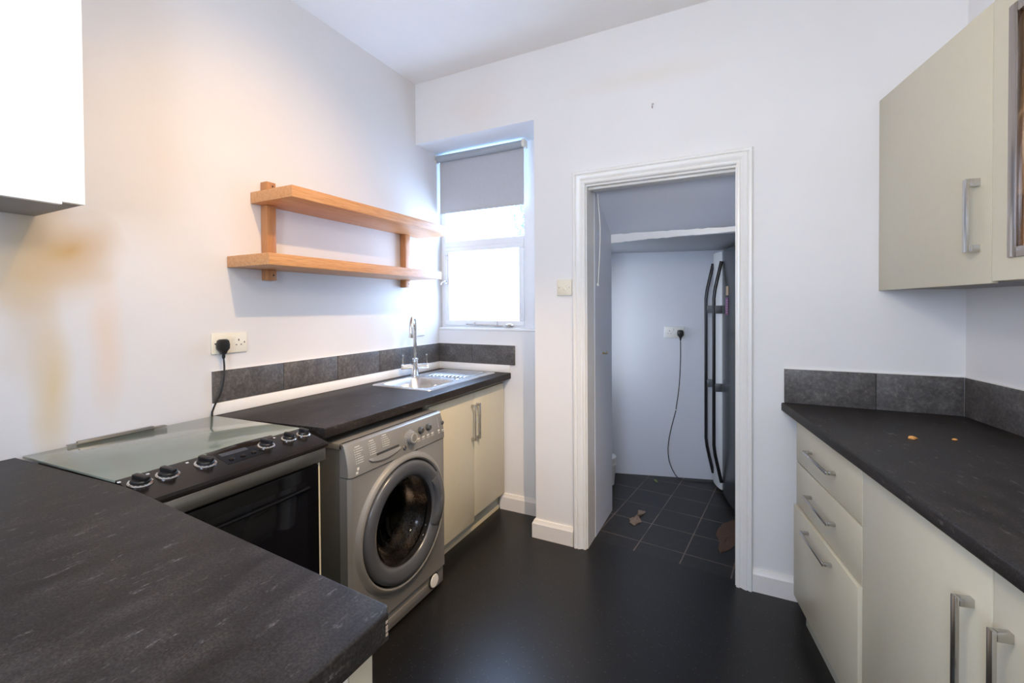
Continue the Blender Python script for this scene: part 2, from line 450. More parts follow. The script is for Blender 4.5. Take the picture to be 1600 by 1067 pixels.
# skirting boards
def skirt(name, pts, h=.103, t=.018):
    """pts: wall line, room lies to the right of the walking direction"""
    b = MB(); prof = [(0, 0), (t, 0), (t, h - .022), (t*.72, h - .012), (t*.45, h), (0, h)]
    P = [Vector(p) for p in pts]; rows = []
    for i, p in enumerate(P):
        d0 = (P[i] - P[i-1]).normalized() if i else (P[1] - P[0]).normalized()
        d1 = (P[i+1] - P[i]).normalized() if i < len(P) - 1 else d0
        n0 = Vector((d0.y, -d0.x)); n1 = Vector((d1.y, -d1.x)); m = (n0 + n1).normalized(); k = 1/max(.3, m.dot(n0))
        rows.append([(p.x + m.x*o*k, p.y + m.y*o*k, z) for o, z in prof])
    b.loft(rows); return struct(b.build(name, M_skirt, smooth=0))
skirt('baseboard_back', [(.49, .242), (.848, .242), (.848, 0), (1.078, 0)])
skirt('baseboard_right', [(1.948, 0), (2.145, 0)])

# door surround: moulded architrave and plain lining
def architrave(b, xl, xr, zt, prof):
    rows = [[(xl - w_, -t_, 0) for w_, t_ in prof], [(xl - w_, -t_, zt + w_) for w_, t_ in prof],
            [(xr + w_, -t_, zt + w_) for w_, t_ in prof], [(xr + w_, -t_, 0) for w_, t_ in prof]]
    b.loft(rows)
d1 = thing('door_1', 'white moulded door surround without a door, opening to the fridge room', 'door frame', (1.52, 0, 0)); struct(d1)
b = MB((1.52, 0, 0))
architrave(b, 1.152, 1.884, 1.991, [(0, 0), (0, .013), (.006, .017), (.014, .017), (.018, .012), (.022, .014), (.034, .022), (.044, .025), (.050, .020), (.054, .026), (.064, .026), (.070, .018), (.070, 0)])
b.build('architrave', M_gloss, d1, smooth=25)
b = MB((1.52, 0, 0))
b.box(1.146, 1.158, .0005, .142, 0, 1.990); b.box(1.881, 1.893, .0005, .142, 0, 1.990); b.box(1.158, 1.881, .0005, .142, 1.980, 1.993)
b.box(1.158, 1.881, .030, .075, 1.968, 1.981, .003)
b.build('lining', M_gloss, d1, smooth=25)

# ------------------------------------------------------------------ window over the sink
W1 = thing('window_1', 'white framed window above the sink, bright daylight outside', 'window', (.36, .30, 1.18)); struct(W1)
o_ = (.36, .30, 1.18)
b = MB(o_)
b.box(0, .042, .275, .335, 1.18, 2.40, .004); b.box(.652, .848, .275, .335, 1.18, 2.40, .004)
b.box(.042, .652, .275, .335, 1.18, 1.205, .003); b.box(.042, .652, .275, .335, 2.385, 2.40, .003)
b.box(.042, .652, .268, .335, 1.748, 1.792, .005)
b.build('window_frame', M_upvc, W1)
b = MB(o_)
for (x0, x1, z0, z1) in ((.042, .652, 1.205, 1.240), (.042, .652, 1.715, 1.748), (.042, .075, 1.24, 1.715), (.619, .652, 1.24, 1.715)):
    b.box(x0, x1, .262, .315, z0, z1, .004)
b.build('casement_sash', M_upvc, W1)
MB(o_).box(.070, .625, .290, .296, 1.235, 1.72).build('window_pane', M_glass, W1, smooth=0)
MB(o_).box(.040, .655, .300, .306, 1.79, 2.388).build('window_pane', M_glass, W1, smooth=0)
b = MB(o_); b.box(.001, .847, .236, .276, 1.172, 1.190, .006); b.build('window_sill', M_upvc, W1)
b = MB(o_)
b.tube([(.215, .258, 1.213), (.30, .256, 1.209), (.47, .256, 1.207)], .0035, 8); b.cyl((.285, .258, 1.203), (.285, .258, 1.226), .004)
b.cyl((.46, .258, 1.203), (.46, .258, 1.232), .004); b.box(.44, .50, .250, .262, 1.201, 1.208); b.lathe((.555, .254, 1.208), (1, 0, 0), [(.004, -.03), (.011, -.02), (.012, 0), (.011, .02), (.004, .03)], 16)
b.build('casement_stay', M_nickel, W1)
b = MB(o_)
b.box(.046, .066, .252, .262, 1.50, 1.53); b.cyl((.056, .254, 1.52), (.056, .254, 1.70), .003); b.box(.048, .064, .250, .262, 1.69, 1.70)
b.tube([(.056, .256, 1.515), (.050, .238, 1.512), (.036, .228, 1.505), (.030, .226, 1.49)], .005, 8); b.cyl((.056, .262, 1.50), (.056, .240, 1.50), .009)
b.build('window_catch', M_nickel, W1)

RB = thing('roller_blind', 'grey roller blind half lowered over the sink window', 'blind', (.34, .245, 2.39))
o_ = (.34, .245, 2.39)
b = MB(o_); b.cyl((.008, .222, 2.364), (.672, .222, 2.364), .0235, seg=28); b.build('roller', simple('blue_grey_roller', (.36, .40, .43), .6), RB)
b = MB(o_); n = 12
b.box(.018, .668, .2435, .2448, 1.995, 2.358); b.build('fabric', M_fabric, RB, smooth=0)
b = MB(o_); b.box(.018, .668, .2405, .2480, 1.985, 2.000, .002); b.build('bottom_bar', M_fabric, RB)
for xa, xb in ((.003, .012), (.672, .690)):
    b = MB(o_); b.box(xa, xb, .202, .260, 2.340, 2.392, .006); b.cyl((xa - .0005, .222, 2.364), (xb + .001, .222, 2.364), .0225); b.build('end_bracket', M_plate, RB)
b = MB(o_)
for xx in (.676, .686):
    z = 2.36
    while z > 2.000:
        b.lathe((xx, .232, z), (0, 0, 1), [(.0002, -.0035), (.0024, -.0017), (.0024, .0017), (.0002, .0035)], 6); z -= .0075
    b.cyl((xx, .232, 2.0), (xx, .232, 2.372), .0009, seg=5)
b.tube([(.676, .232, 2.0), (.681, .232, 1.992), (.686, .232, 2.0)], .0014, 6)
b.build('pull_chain', M_plate2, RB)

# tree far outside the window
T = thing('tree', 'pale blurred tree outside, just below the blind at the right of the window', 'tree', (-2.12, 7.0, -1.0))
TO = (-2.12, 7, -1.0)
b = MB(TO); b.tube(spline([(-2.12, 7, -1.0), (-2.10, 7, .8), (-2.17, 7.05, 2.0), (-2.09, 7, 3.6)], 5), [.09 - .0045*i for i in range(16)], 8)
rr = random.Random(5); tips = []
for i in range(26):
    z = 2.75 + rr.random()*.7; a = pi + rr.uniform(-.9, .9); L = .28 + .30*rr.random()
    p0 = Vector((-2.12, 7, z)); p1 = p0 + Vector((cos(a)*L, sin(a)*L, .25*L + .1)); tips += [p1, (p0 + p1)/2]
    b.tube([p0, (p0 + p1)/2 + Vector((0, 0, .03)), p1], [.022, .014, .006], 6)
b.build('trunk', M_bark, T)
b = MB(TO)
for p in tips:
    for k in range(12):
        c = p + Vector((rr.gauss(0, .10), rr.gauss(0, .10), rr.gauss(0, .10))); u = Vector((rr.gauss(0, 1), rr.gauss(0, 1), rr.gauss(0, 1))).normalized()*.035
        v = u.cross(Vector((rr.gauss(0, 1), rr.gauss(0, 1), rr.gauss(0, 1)))).normalized()*.018
        b.poly([c - u, c + v, c + u, c - v])
b.build('foliage', M_foliage, T, smooth=0)

# window in the wall behind the camera (its daylight fills the room)
W2 = thing('window_2', 'white window in the wall behind the camera', 'window', (1.6, -3.46, 1.13)); struct(W2)
b = MB((1.6, -3.46, 1.13))
for x0, x1, z0, z1 in ((1.25, 1.29, 1.13, 2.12), (1.91, 1.95, 1.13, 2.12), (1.29, 1.91, 1.13, 1.18), (1.29, 1.91, 2.07, 2.12), (1.29, 1.91, 1.60, 1.64)):
    b.box(x0, x1, -3.50, -3.43, z0, z1, .004)
b.build('window_frame', M_upvc, W2)

# ------------------------------------------------------------------ left run: worktop, sink, tap
ZT = .900; ZB = .861
SX0, SX1, SY0, SY1 = .075, .478, -.505, .205
wo = (.28, -.5, ZB)
b = MB(wo)
fe = lambda p, q: abs(p.x - .568) < .004 and abs(q.x - .568) < .004 and abs(p.z - q.z) < 1e-4
b.prism([(.003, -1.303), (.568, -1.238), (.568, SY0 + .01), (.003, SY0 + .01)], ZB, ZT, .006, 4, fe)
b.prism([(.003, SY0 + .01), (SX0 + .01, SY0 + .01), (SX0 + .01, SY1 - .01), (.003, SY1 - .01)], ZB, ZT)
b.prism([(SX1 - .01, SY0 + .01), (.568, SY0 + .01), (.568, SY1 - .01), (SX1 - .01, SY1 - .01)], ZB, ZT, .006, 4, fe)
b.prism([(.003, SY1 - .01), (.568, SY1 - .01), (.568, .240), (.003, .240)], ZB, ZT, .006, 4, fe)
tag(b.build('worktop', M_top), 'dark speckled worktop holding the sink, over the washing machine', 'worktop')

# upstand: white strip and slate tiles
b = MB((0, -.5, ZT)); b.box(.001, .012, -1.303, .240, .901, .9495, .002); b.box(.012, .566, .229, .2405, .901, .9495, .002)
tag(b.build('sealing_strip', M_silicone), 'white plastic sealing strip along the back of the sink worktop', 'strip')
b = MB((0, -.5, .95))
joints = [-1.303, -1.075, -.780, -.480, -.185, .113, .240]
jj = [-1.303, -.986, -.672, -.36, -.05, .238]
for a, c in zip(jj, jj[1:]): b.mat(0).box(.001, .0095, a + .0015, c - .0015, .9505, 1.0785, .002)
for a, c in ((.010, .275), (.278, .601)): b.box(a, c, .2325, .2410, .9505, 1.0785, .002)
b.mat(1).box(.0008, .007, -1.301, .238, .951, 1.076); b.box(.004, .600, .2350, .2412, .951, 1.076)
b.mat(2).box(.0008, .008, -1.302, .239, 1.0785, 1.0805); b.box(.004, .601, .2345, .2412, 1.0785, 1.0805)
tag(b.build('tile_splashback', [M_slate, M_grout, M_silicone]), 'row of dark slate tiles along the wall behind the sink', 'splashback')

# sink
sk = thing('kitchen_sink', 'stainless steel inset sink with drainer under the window', 'sink', (.28, -.15, ZT))
so = (.28, -.15, ZT)
bcx, bcy, bhx, bhy = .268, -.325, .160, .150
b = MB(so)
outer = rrect((SX0+SX1)/2, (SY0+SY1)/2, (SX1-SX0)/2, (SY1-SY0)/2, .028, 6)
zr = ZT + .0035
ov = [b._v((x, y, zr)) for x, y in outer]; lv = [b._v((x + (.002 if x > .28 else -.002), y + (.002 if y > -.15 else -.002), ZT - .001)) for x, y in outer]
for i in range(len(outer)): b.face([lv[i], lv[(i+1) % len(outer)], ov[(i+1) % len(outer)], ov[i]])
hole = [b._v((x, y, zr)) for x, y in rrect(bcx, bcy, bhx, bhy, .055, 6)]
drn = [b._v((x, y, zr)) for x, y in rrect(.290, .022, .150, .158, .02, 6)]
es = []
for lp in (ov, hole, drn):
    for i in range(len(lp)):
        e = b.bm.edges.get((lp[i], lp[(i+1) % len(lp)])) or b.bm.edges.new((lp[i], lp[(i+1) % len(lp)])); es.append(e)
bmesh.ops.triangle_fill(b.bm, edges=es, use_beauty=True, use_dissolve=False)
# sunken draining area
b.loft([[(x, y, zr) for x, y in rrect(.290, .022, .150, .158, .02, 6)], [(x, y, zr - .005) for x, y in rrect(.290, .022, .144, .152, .018, 6)]], True, False, True)
for k in range(10):
    x = .172 + k*.0255
    b.tube([(x, -.105 + .004*k, zr - .004), (x, -.09 + .004*k, zr + .0002), (x, .145, zr + .0002), (x, .160, zr - .004)], .0055, 8)
bmesh.ops.remove_doubles(b.bm, verts=b.bm.verts[:], dist=1e-5)
b.build('drainer', M_sink, sk, smooth=40)
b = MB(so); ring = []
for hx, hy, r, z in ((bhx, bhy, .055, zr), (bhx - .006, bhy - .006, .055, zr - .006), (bhx - .014, bhy - .014, .06, ZT - .10), (bhx - .022, bhy - .022, .06, ZT - .142), (bhx - .05, bhy - .05, .05, ZT - .155), (.04, .04, .039, ZT - .158)):
    ring.append([(x, y, z) for x, y in rrect(bcx, bcy, hx, hy, r, 6)])
b.loft(ring, True, False, True); b.build('bowl', M_sink, sk, smooth=60)
b = MB(so); b.lathe((bcx, bcy, ZT - .159), (0, 0, 1), [(.001, .004), (.030, .004), (.040, .006), (.043, .003)], 24); b.build('plug_hole', M_chrome, sk)
b = MB(so); b.mat(0).lathe((bcx + .02, bcy + bhy - .011, ZT - .045), (0, -1, 0), [(.017, 0), (.017, .004), (.013, .005)], 20); 
b.mat(1).lathe((bcx + .02, bcy + bhy - .016, ZT - .045), (0, -1, 0), [(.012, 0), (.012, .0015)], 20)
b.mat(0).box(bcx + .008, bcx + .032, bcy + bhy - .019, bcy + bhy - .0165, ZT - .0475, ZT - .0425); b.box(bcx + .0175, bcx + .0225, bcy + bhy - .019, bcy + bhy - .0165, ZT - .057, ZT - .033)
b.build('overflow', [M_chrome, M_slot], sk)
b = MB(so); b.lathe((.395, -.130, zr), (0, 0, 1), [(.019, -.001), (.019, .0015), (.015, .003), (.001, .0032)], 24); b.build('tap_hole_cover', M_nickel, sk)

# mixer tap
tp = thing('mixer_tap', 'tall chrome swan neck mixer tap behind the sink bowl', 'tap', (.098, -.150, zr))
zr += .0016; to = (.098, -.150, zr)
tx, ty = .098, -.150
b = MB(to); b.lathe((tx, ty, zr), (0, 0, 1), [(.0255, 0), (.0255, .006), (.021, .010), (.0195, .09), (.0195, .100), (.022, .104), (.022, .110), (.015, .114)], 28)
b.cyl((tx - .0475, ty - .056, zr + .062), (tx + .0475, ty + .056, zr + .062), .0150, seg=24)
b.lathe((tx - .0475, ty - .056, zr + .062), (-.647, -.763, 0), [(.015, 0), (.016, .002), (.016, .012), (.012, .014)], 20)
b.lathe((tx + .0475, ty + .056, zr + .062), (.647, .763, 0), [(.015, 0), (.016, .002), (.016, .012), (.012, .014)], 20)
b.build('body', M_chrome, tp)
sd = Vector((.50, -.866, 0))
pts = [Vector((tx, ty, zr + z)) for z in (.10, .16, .22, .28)]
c = Vector((tx, ty, zr + .30))
for k in range(0, 13):
    a = pi - pi*k/12; pts.append(c + sd*(.066 + .066*cos(a)) + Vector((0, 0, .066*sin(a))))
pts.append(c + sd*.132 + Vector((0, 0, -.035)))
b = MB(to); b.tube(pts, .0125, 16); e = pts[-1]; b.cyl(e, e + Vector((0, 0, -.018)), .0142, seg=18); b.build('spout', M_chrome, tp)
for s in (-1, 1):
    lx, ly = tx + s*.0475, ty + s*.056
    b = MB(to); b.cyl((lx, ly, zr + .075), (lx, ly, zr + .128), .0035, seg=10); b.lathe((lx, ly, zr + .126), (0, 0, 1), [(.003, 0), (.0065, .002), (.0065, .007), (.003, .009)], 14); b.build('lever', M_chrome, tp)

# door/drawer handle: square bar on two feet
def handle(parent, off, c, along, out, L, name='handle', th=.008, stand=.030, foot=.014, wd=.011):
    c, along, out = Vector(c), Vector(along).normalized(), Vector(out).normalized(); side = along.cross(out)
    b = MB(off)
    def ob(cc, la, lo, ls):
        vs = [b._v(cc + along*sa*la/2 + out*so_*lo/2 + side*ss*ls/2) for sa in (-1, 1) for so_ in (-1, 1) for ss in (-1, 1)]
        for f in ((0,1,3,2),(4,6,7,5),(0,4,5,1),(2,3,7,6),(0,2,6,4),(1,5,7,3)): b.face([vs[i] for i in f])
        b._bev(vs, .0012, 2)
    ob(c + out*(stand - th/2), L, th, wd)
    for s in (-1, 1): ob(c + along*s*(L - foot)/2 + out*((stand - th)/2), foot, stand - th + .0006, wd)
    return b.build(name, M_nickel, parent)

# ------------------------------------------------------------------ sink cabinet
sc = thing('sink_cabinet', 'cream two door cabinet under the sink, beside the washing machine', 'cabinet', (.27, -.17, 0))
o_ = (.27, -.17, 0)
b = MB(o_); b.box(.02, .502, -.572, .224, .11, .70); b.box(.484, .502, -.572, .224, .70, .845); b.build('carcass', M_cream, sc)
for ya, yb, za, hy in ((-.572, -.150, .084, -.173), (-.146, .226, .112, -.120)):
    d = MB(o_); d.box(.5035, .5225, ya, yb, za, .834, .0015); d = d.build('door', M_cream, sc)
    handle(d, o_, (.5228, hy, .667), (0, 0, 1), (1, 0, 0), .205)
b = MB(o_); b.mat(0).box(.462, .478, -.572, .228, .022, .112); b.mat(1).box(.460, .480, -.572, .228, .0, .022); b.build('plinth', [M_plinth, M_creamedge], sc)

# ------------------------------------------------------------------ washing machine
wx, wy, WZ = .633, -.8905, .832
wm = thing('washing_machine', 'graphite grey front loading washing machine under the worktop', 'washing machine', (.34, wy, 0))
o_ = (.34, wy, 0); y0, y1 = wy - .2975, wy + .2975
b = MB(o_)
b.mat(1).box(.055, .600, y0 + .004, y0 + .020, .045, .807, .002); b.box(.055, .600, y1 - .020, y1 - .004, .045, .807, .002); b.box(.055, .075, y0 + .02, y1 - .02, .045, .807); b.box(.075, .575, y0 + .02, y1 - .02, .045, .060)
b.mat(0).box(.045, .600, y0, y1, .806, .831, .006)
b.build('body', [M_wm, M_wmside], wm)
# front panel with a circular opening
dcx, dcy, DR = wx, wy + .005, .252
dz = .432
b = MB(o_)
b.mat(0)
seg = 64
def ring(r, x): return [(x, dcy + r*cos(2*pi*i/seg), dz + r*sin(2*pi*i/seg)) for i in range(seg)]
zt0, zb0 = .706, .098
pl = []
for i in range(seg):
    a = 2*pi*i/seg; cy_, sz_ = cos(a), sin(a)
    k = min(((y1 - .012 - dcy)/cy_) if cy_ > 1e-6 else ((y0 + .012 - dcy)/cy_) if cy_ < -1e-6 else 9,
            ((zt0 - dz)/sz_) if sz_ > 1e-6 else ((zb0 - dz)/sz_) if sz_ < -1e-6 else 9)
    pl.append((wx, dcy + k*cy_, dz + k*sz_))
def snap(c):
    i = min(range(seg), key=lambda j: (pl[j][1]-c[0])**2 + (pl[j][2]-c[1])**2); pl[i] = (wx, c[0], c[1])
for c in ((y1-.012, zt0), (y1-.012, zb0), (y0+.012, zt0), (y0+.012, zb0)): snap(c)
back = [(wx - .046, dcy + (p[1]-dcy)*1.0, p[2]) for p in pl]
rim = [(wx - .012, min(max(dcy + (p[1]-dcy)*1.06, y0), y1), min(max(dz + (p[2]-dz)*1.03, zb0), zt0)) for p in pl]
b.loft([[(wx - .05, p[1], p[2]) for p in rim], rim, pl, ring(.283, wx), ring(.280, wx + .0015), ring(.272, wx + .010), ring(.265, wx + .0155), ring(.259, wx + .0165), ring(.2535, wx + .013), ring(.2515, wx + .004), ring(.250, wx - .032), ring(.205, wx - .040)], True, False, False)
b.build('front_panel', M_wm, wm, smooth=30)
# control fascia (slightly raked) with programme print
fz0, fz1 = .710, .831
fs = lambda z: wx + .004 - (z - fz0)*.20*max(0, (z - fz0)/.12)          # curved rake
b = MB(o_); rows = []
for k in range(9):
    z = fz0 + (fz1 - fz0 - .006)*k/8
    rows.append((fs(z), z))
rows.append((fs(fz1) - .014, fz1))
prof = [(.585, fz0)] + rows + [(.585, fz1)]
b.loft([[(x, y0, z) for x, z in [(xx if xx < .6 else xx - .010, zz) for xx, zz in prof]], [(x, y0 + .012, z) for x, z in prof], [(x, y1 - .012, z) for x, z in prof], [(x, y1, z) for x, z in [(xx if xx < .6 else xx - .010, zz) for xx, zz in prof]]])
fascia = b.build('control_panel', M_wm, wm, smooth=40)
mk = lambda yy, zz, w_, h_: b.box(fs(zz) - .002, fs(zz) + .0008, yy - w_/2, yy + w_/2, zz - h_/2, zz + h_/2)
rr = random.Random(2)
for cx_, n_, top_ in ((y0 + .055, 7, .812), (y0 + .128, 6, .815), (y0 + .200, 5, .818)):
    b = MB(o_); mk(cx_ - .004, top_, .024, .0030)
    for k in range(n_):
        zz = top_ - .0082*(k + 1); L = rr.uniform(.020, .034); mk(cx_ + L/2 - .014, zz, L, .0016); mk(cx_ - .020, zz, .004, .0022)
    b.build('programme_list', M_mark, fascia)
for k in range(4): b = MB(o_); mk(y0 + .395 + k*.0335, .752, .015, .0072); mk(y0 + .395 + k*.0335, .7425, .020, .0014); b.build('option_button', M_mark, fascia)
b = MB(o_); mk(y0 + .545, .752, .013, .009); mk(y0 + .545, .741, .010, .004); b.build('start_button', M_mark, fascia)
b = MB(o_)
for k in range(7): mk(y0 + .548, .768 + .0075*k, .003 if k else .006, .0026)
b.build('indicator_lights', M_mark, fascia); b = MB(o_); mk(y0 + .575, .748, .016, .004); mk(y0 + .578, .741, .022, .0016); b.build('printed_label', M_mark, fascia); b = MB(o_)
for yy, zz, w_, h_ in ((y0 + .040, .735, .010, .010), (y0 + .034, .7215, .011, .009)): mk(yy, zz, w_, h_)
b.build('printed_symbol', M_mark, fascia)
# detergent drawer scoop
b = MB(o_); dy0, dy1 = y0 + .095, y0 + .272
b.mat(0).loft([[(fs(.75) + .0010, dy0 + (dy1-dy0)*t_, .752 - .030*sin(pi*t_)**.6*1.0 - .004) for t_ in [i/12 for i in range(13)]], [(fs(.75) + .0075, dy0 + (dy1-dy0)*t_, .752 - .017*sin(pi*t_)**.6 - .002) for t_ in [i/12 for i in range(13)]], [(fs(.75) + .0010, dy0 + (dy1-dy0)*t_, .754) for t_ in [i/12 for i in range(13)]]], False)
b.mat(1).box(fs(.757) - .004, fs(.757) + .0012, dy0 + .045, dy1 - .004, .752, .763)
b.build('detergent_drawer', [M_wm, M_wmdark], wm)
def dial(yy, zz, r, d, parent, pointer=True):
    b = MB(o_); x = fs(zz)
    b.mat(0).lathe((x - .002, yy, zz), (1, 0, .06), [(r*1.25, 0), (r*1.22, .004), (r, .006), (r*.93, d), (r*.80, d + .002), (r*.1, d + .0015)], 32)
    if pointer:
        for k in range(16):
            a = 2*pi*k/16; b.mat(1).box(x + .0035, x + .0046, yy + r*1.13*cos(a) - .0012, yy + r*1.13*cos(a) + .0012, zz + r*1.13*sin(a) - .0012, zz + r*1.13*sin(a) + .0012)
        b.mat(1).lathe((x - .002, yy, zz), (1, 0, .06), [(r*.66, d + .0012), (r*.72, d + .0026), (r*.78, d + .0012)], 32, False, False)
    return b.build('dial', [M_wm if pointer else M_wmdark, M_mark], parent)
dial(y0 + .340, .772, .026, .026, wm); dial(y0 + .415, .783, .013, .014, wm, False); dial(y0 + .470, .784, .013, .014, wm, False); dial(y0 + .580, .779, .008, .004, wm, False)
dial(y0 + .300, .738, .008, .005, wm, False)
# door
b = MB(o_)
ro = lambda pr: b.lathe((wx, dcy, dz), (1, 0, 0), pr, 64, False, False)
ro([(.247, -.030), (.247, .004), (.245, .014), (.240, .021), (.232, .0245), (.222, .0255), (.206, .0235), (.190, .018), (.182, .011), (.178, .003), (.177, -.02)])
wdoor = b.build('door', M_wmdoor, wm, smooth=60)
b = MB(o_)
ro([(.1775, .006), (.172, .008), (.166, .002)] + [(.162*cos(radians(a)), -.006 - .118*sin(radians(a))) for a in (2, 10, 20, 30, 40, 50, 60, 70, 80, 89)]); b.build('door_glass', M_porthole, wdoor, smooth=60)
b = MB(o_)
ro([(.250, -.028), (.252, -.010), (.249, -.004)]); 
ro([(.172, -.155), (.180, -.160), (.196, -.26), (.190, -.27), (.001, -.28)]); b.build('drum', M_ovenblack, wm, smooth=60)
b = MB(o_); ro([(.186, -.032), (.178, -.060), (.168, -.080), (.166, -.120), (.158, -.130), (.160, -.150)]); b.build('door_gasket', M_steel, wm, smooth=60)
# door handle on the right-hand side of the rim
b = MB(o_); P = []
for t_ in [i/10 for i in range(11)]:
    a = radians(-31 + 62*t_); P.append((a, 1 - abs(2*t_ - 1)**4))
sec = []
for a, k in P:
    r0 = .186; r1 = .247
    sec.append([(wx + xx, dcy + r_*cos(a), dz + .015 + r_*sin(a)) for r_, xx in ((r0, .010), (r0, .022 + .010*k), (r0 + .010, .028 + .013*k), (r1 - .016, .026 + .010*k), (r1 - .002, .018), (r1 - .001, .006))])
b.loft(sec); b.build('door_handle', M_wmdoor, wdoor, smooth=50)
# kick strip with round filter cap
b = MB(o_); b.box(.560, wx - .012, y0 + .006, y1 - .006, .012, .090, .004); b.box(wx - .014, wx - .009, y0 + .02, y1 - .13, .030, .062, .003); b.build('kick_panel', M_wm, wm)
b = MB(o_); b.mat(0).lathe((wx - .013, y1 - .085, .056), (1, 0, 0), [(.036, 0), (.036, .005), (.031, .007)], 28); b.mat(1).lathe((wx - .013, y1 - .085, .056), (1, 0, 0), [(.030, .0071), (.028, .010), (.001, .011)], 28)
b.build('filter_cap', [M_slot, M_plate2], wm)
for fy in (y0 + .05, y1 - .05):
    for fx in (.10, .54):
        b = MB(o_); b.cyl((fx, fy, 0), (fx, fy, .046), .018); b.build('foot', M_blackpl, wm)

# ------------------------------------------------------------------ cooker
ck = thing('cooker', 'freestanding cooker with glass lid closed and black oven door', 'cooker', (.32, -1.575, 0))
o_ = (.32, -1.575, 0); cy0, cy1 = -1.817, -1.308
b = MB(o_); b.box(.03, .598, cy0, cy1, .03, .868, .003); b.box(.598, .606, cy0, cy0 + .008, .03, .83); b.box(.598, .622, cy1 - .005, cy1 + .002, .30, .808); b.build('body', M_creamedge, ck)
for fx in (.08, .55):
    for fy in (cy0 + .05, cy1 - .05): b = MB(o_); b.cyl((fx, fy, 0), (fx, fy, .032), .016); b.build('foot', M_blackpl, ck)
# hob base and lid
b = MB(o_); b.box(.03, .50, cy0 + .002, cy1 - .002, .866, .892, .003); b.build('hob', M_ckpanel, ck)
b = MB(o_); b.prism([(.022, -1.845), (.500, -1.819), (.500, cy1 + .028), (.022, cy1 + .003)], .897, .904, .002, 2); lid = b.build('glass_lid', M_lid, ck)
b = MB(o_); b.box(.004, .020, -1.72, -1.51, .896, .9115, .003); b.box(.008, .030, -1.745, -1.475, .9045, .9070, .001); b.build('lid_hinge', [M_bar], lid)
# sloping control panel
b = MB(o_)
px0, pz0, px1, pz1 = .500, .903, .640, .872
pz = lambda x: pz0 + (pz1 - pz0)*(x - px0)/(px1 - px0)
b.loft([[(px0, y, .868), (px0, y, pz0), (px0 + .01, y, pz(px0 + .01) + .001), (px1 - .006, y, pz(px1 - .006) + .001), (px1, y, pz1 - .004), (px1, y, .860), (.60, y, .855)] for y in (cy0, cy1 + .022)])
pan = b.build('control_panel', M_ckpanel, ck, smooth=20)
b = MB(o_)
hs = [(-1.60 + .21*t_, 0.0045*sin(pi*t_)**.8) for t_ in [i/12 for i in range(13)]]
b.loft([[(px0 - .014, y, .9045), (px0 - .006, y, .9045 + h), (px0 + .012, y, pz(px0 + .012) + h*.8 + .001), (px0 + .030, y, pz(px0 + .03))] for y, h in hs], False); b.build('display_hood', M_ckpanel, pan, smooth=40)
def pbox(b, xa, xb, ya, yb, h0, h1):
    v = [b._v((x, y, pz(x) + .001 + h)) for h in (h0, h1) for x, y in ((xa, ya), (xb, ya), (xb, yb), (xa, yb))]
    for f in ((3,2,1,0),(4,5,6,7),(0,1,5,4),(1,2,6,5),(2,3,7,6),(3,0,4,7)): b.face([v[i] for i in f])
b = MB(o_); b.mat(0); pbox(b, .512, .588, -1.590, -1.478, -.001, .0006); b.mat(1); pbox(b, .520, .540, -1.580, -1.500, .0004, .0011)
b.mat(2)
for yy in (-1.568, -1.534, -1.500): b.lathe((.566, yy, pz(.566) + .001), (.21, 0, 1), [(.0075, 0), (.0072, .003), (.001, .0035)], 16)
b.build('display', [M_ovenblack, simple('display_window', (.045, .045, .055), .2), M_ckpanel], pan)
KY = [-1.785, -1.724, -1.630, -1.447, -1.366, -1.310]
KS = [1.12, 1.12, 1.15, 1.05, .98, .92]
for yy, ks in zip(KY, KS):
    b = MB(o_); xk = .547; n_ = Vector((.216, 0, .976))
    base = Vector((xk, yy, pz(xk) + .001))
    b.mat(1).lathe(base, n_, [(.0240*ks, 0), (.0240*ks, .0022), (.0200*ks, .0045)], 32)
    b.mat(2)
    for k in range(11):
        a = radians(-20 + 22*k); u = Vector((.976, 0, -.216)); v = Vector((0, 1, 0)); p = base + n_*.0042 + (u*cos(a) - v*sin(a))*  .0218*ks
        b.lathe(p, n_, [(.0013, 0), (.0011, .0009)], 6)
    b.mat(0).lathe(base, n_, [(.0195*ks, .004), (.0185*ks, .010), (.0165*ks, .012), (.001, .0125)], 32)
    # grip bar across the knob
    u = Vector((.976, 0, -.216)); v = Vector((0, 1, 0)); c = base + n_*.0125
    a_ = radians(20); uu = u*cos(a_) + v*sin(a_); vv = -u*sin(a_) + v*cos(a_)
    g = [b._v(c + uu*sx*.0175*ks + vv*sy*.0065*ks + n_*h) for h in (-.004, .0085) for sx, sy in ((-1, -1), (1, -1), (1, 1), (-1, 1))]
    for f in ((3,2,1,0),(4,5,6,7),(0,1,5,4),(1,2,6,5),(2,3,7,6),(3,0,4,7)): b.face([g[i] for i in f])
    b._bev(g, .002, 2)
    b.build('knob', [M_blackpl, M_nickel, M_mark], pan)
for yy in KY: b = MB(o_); pbox(b, .512, .518, yy - .034, yy - .027, 0, .0006); b.build('printed_symbol', M_mark, pan)
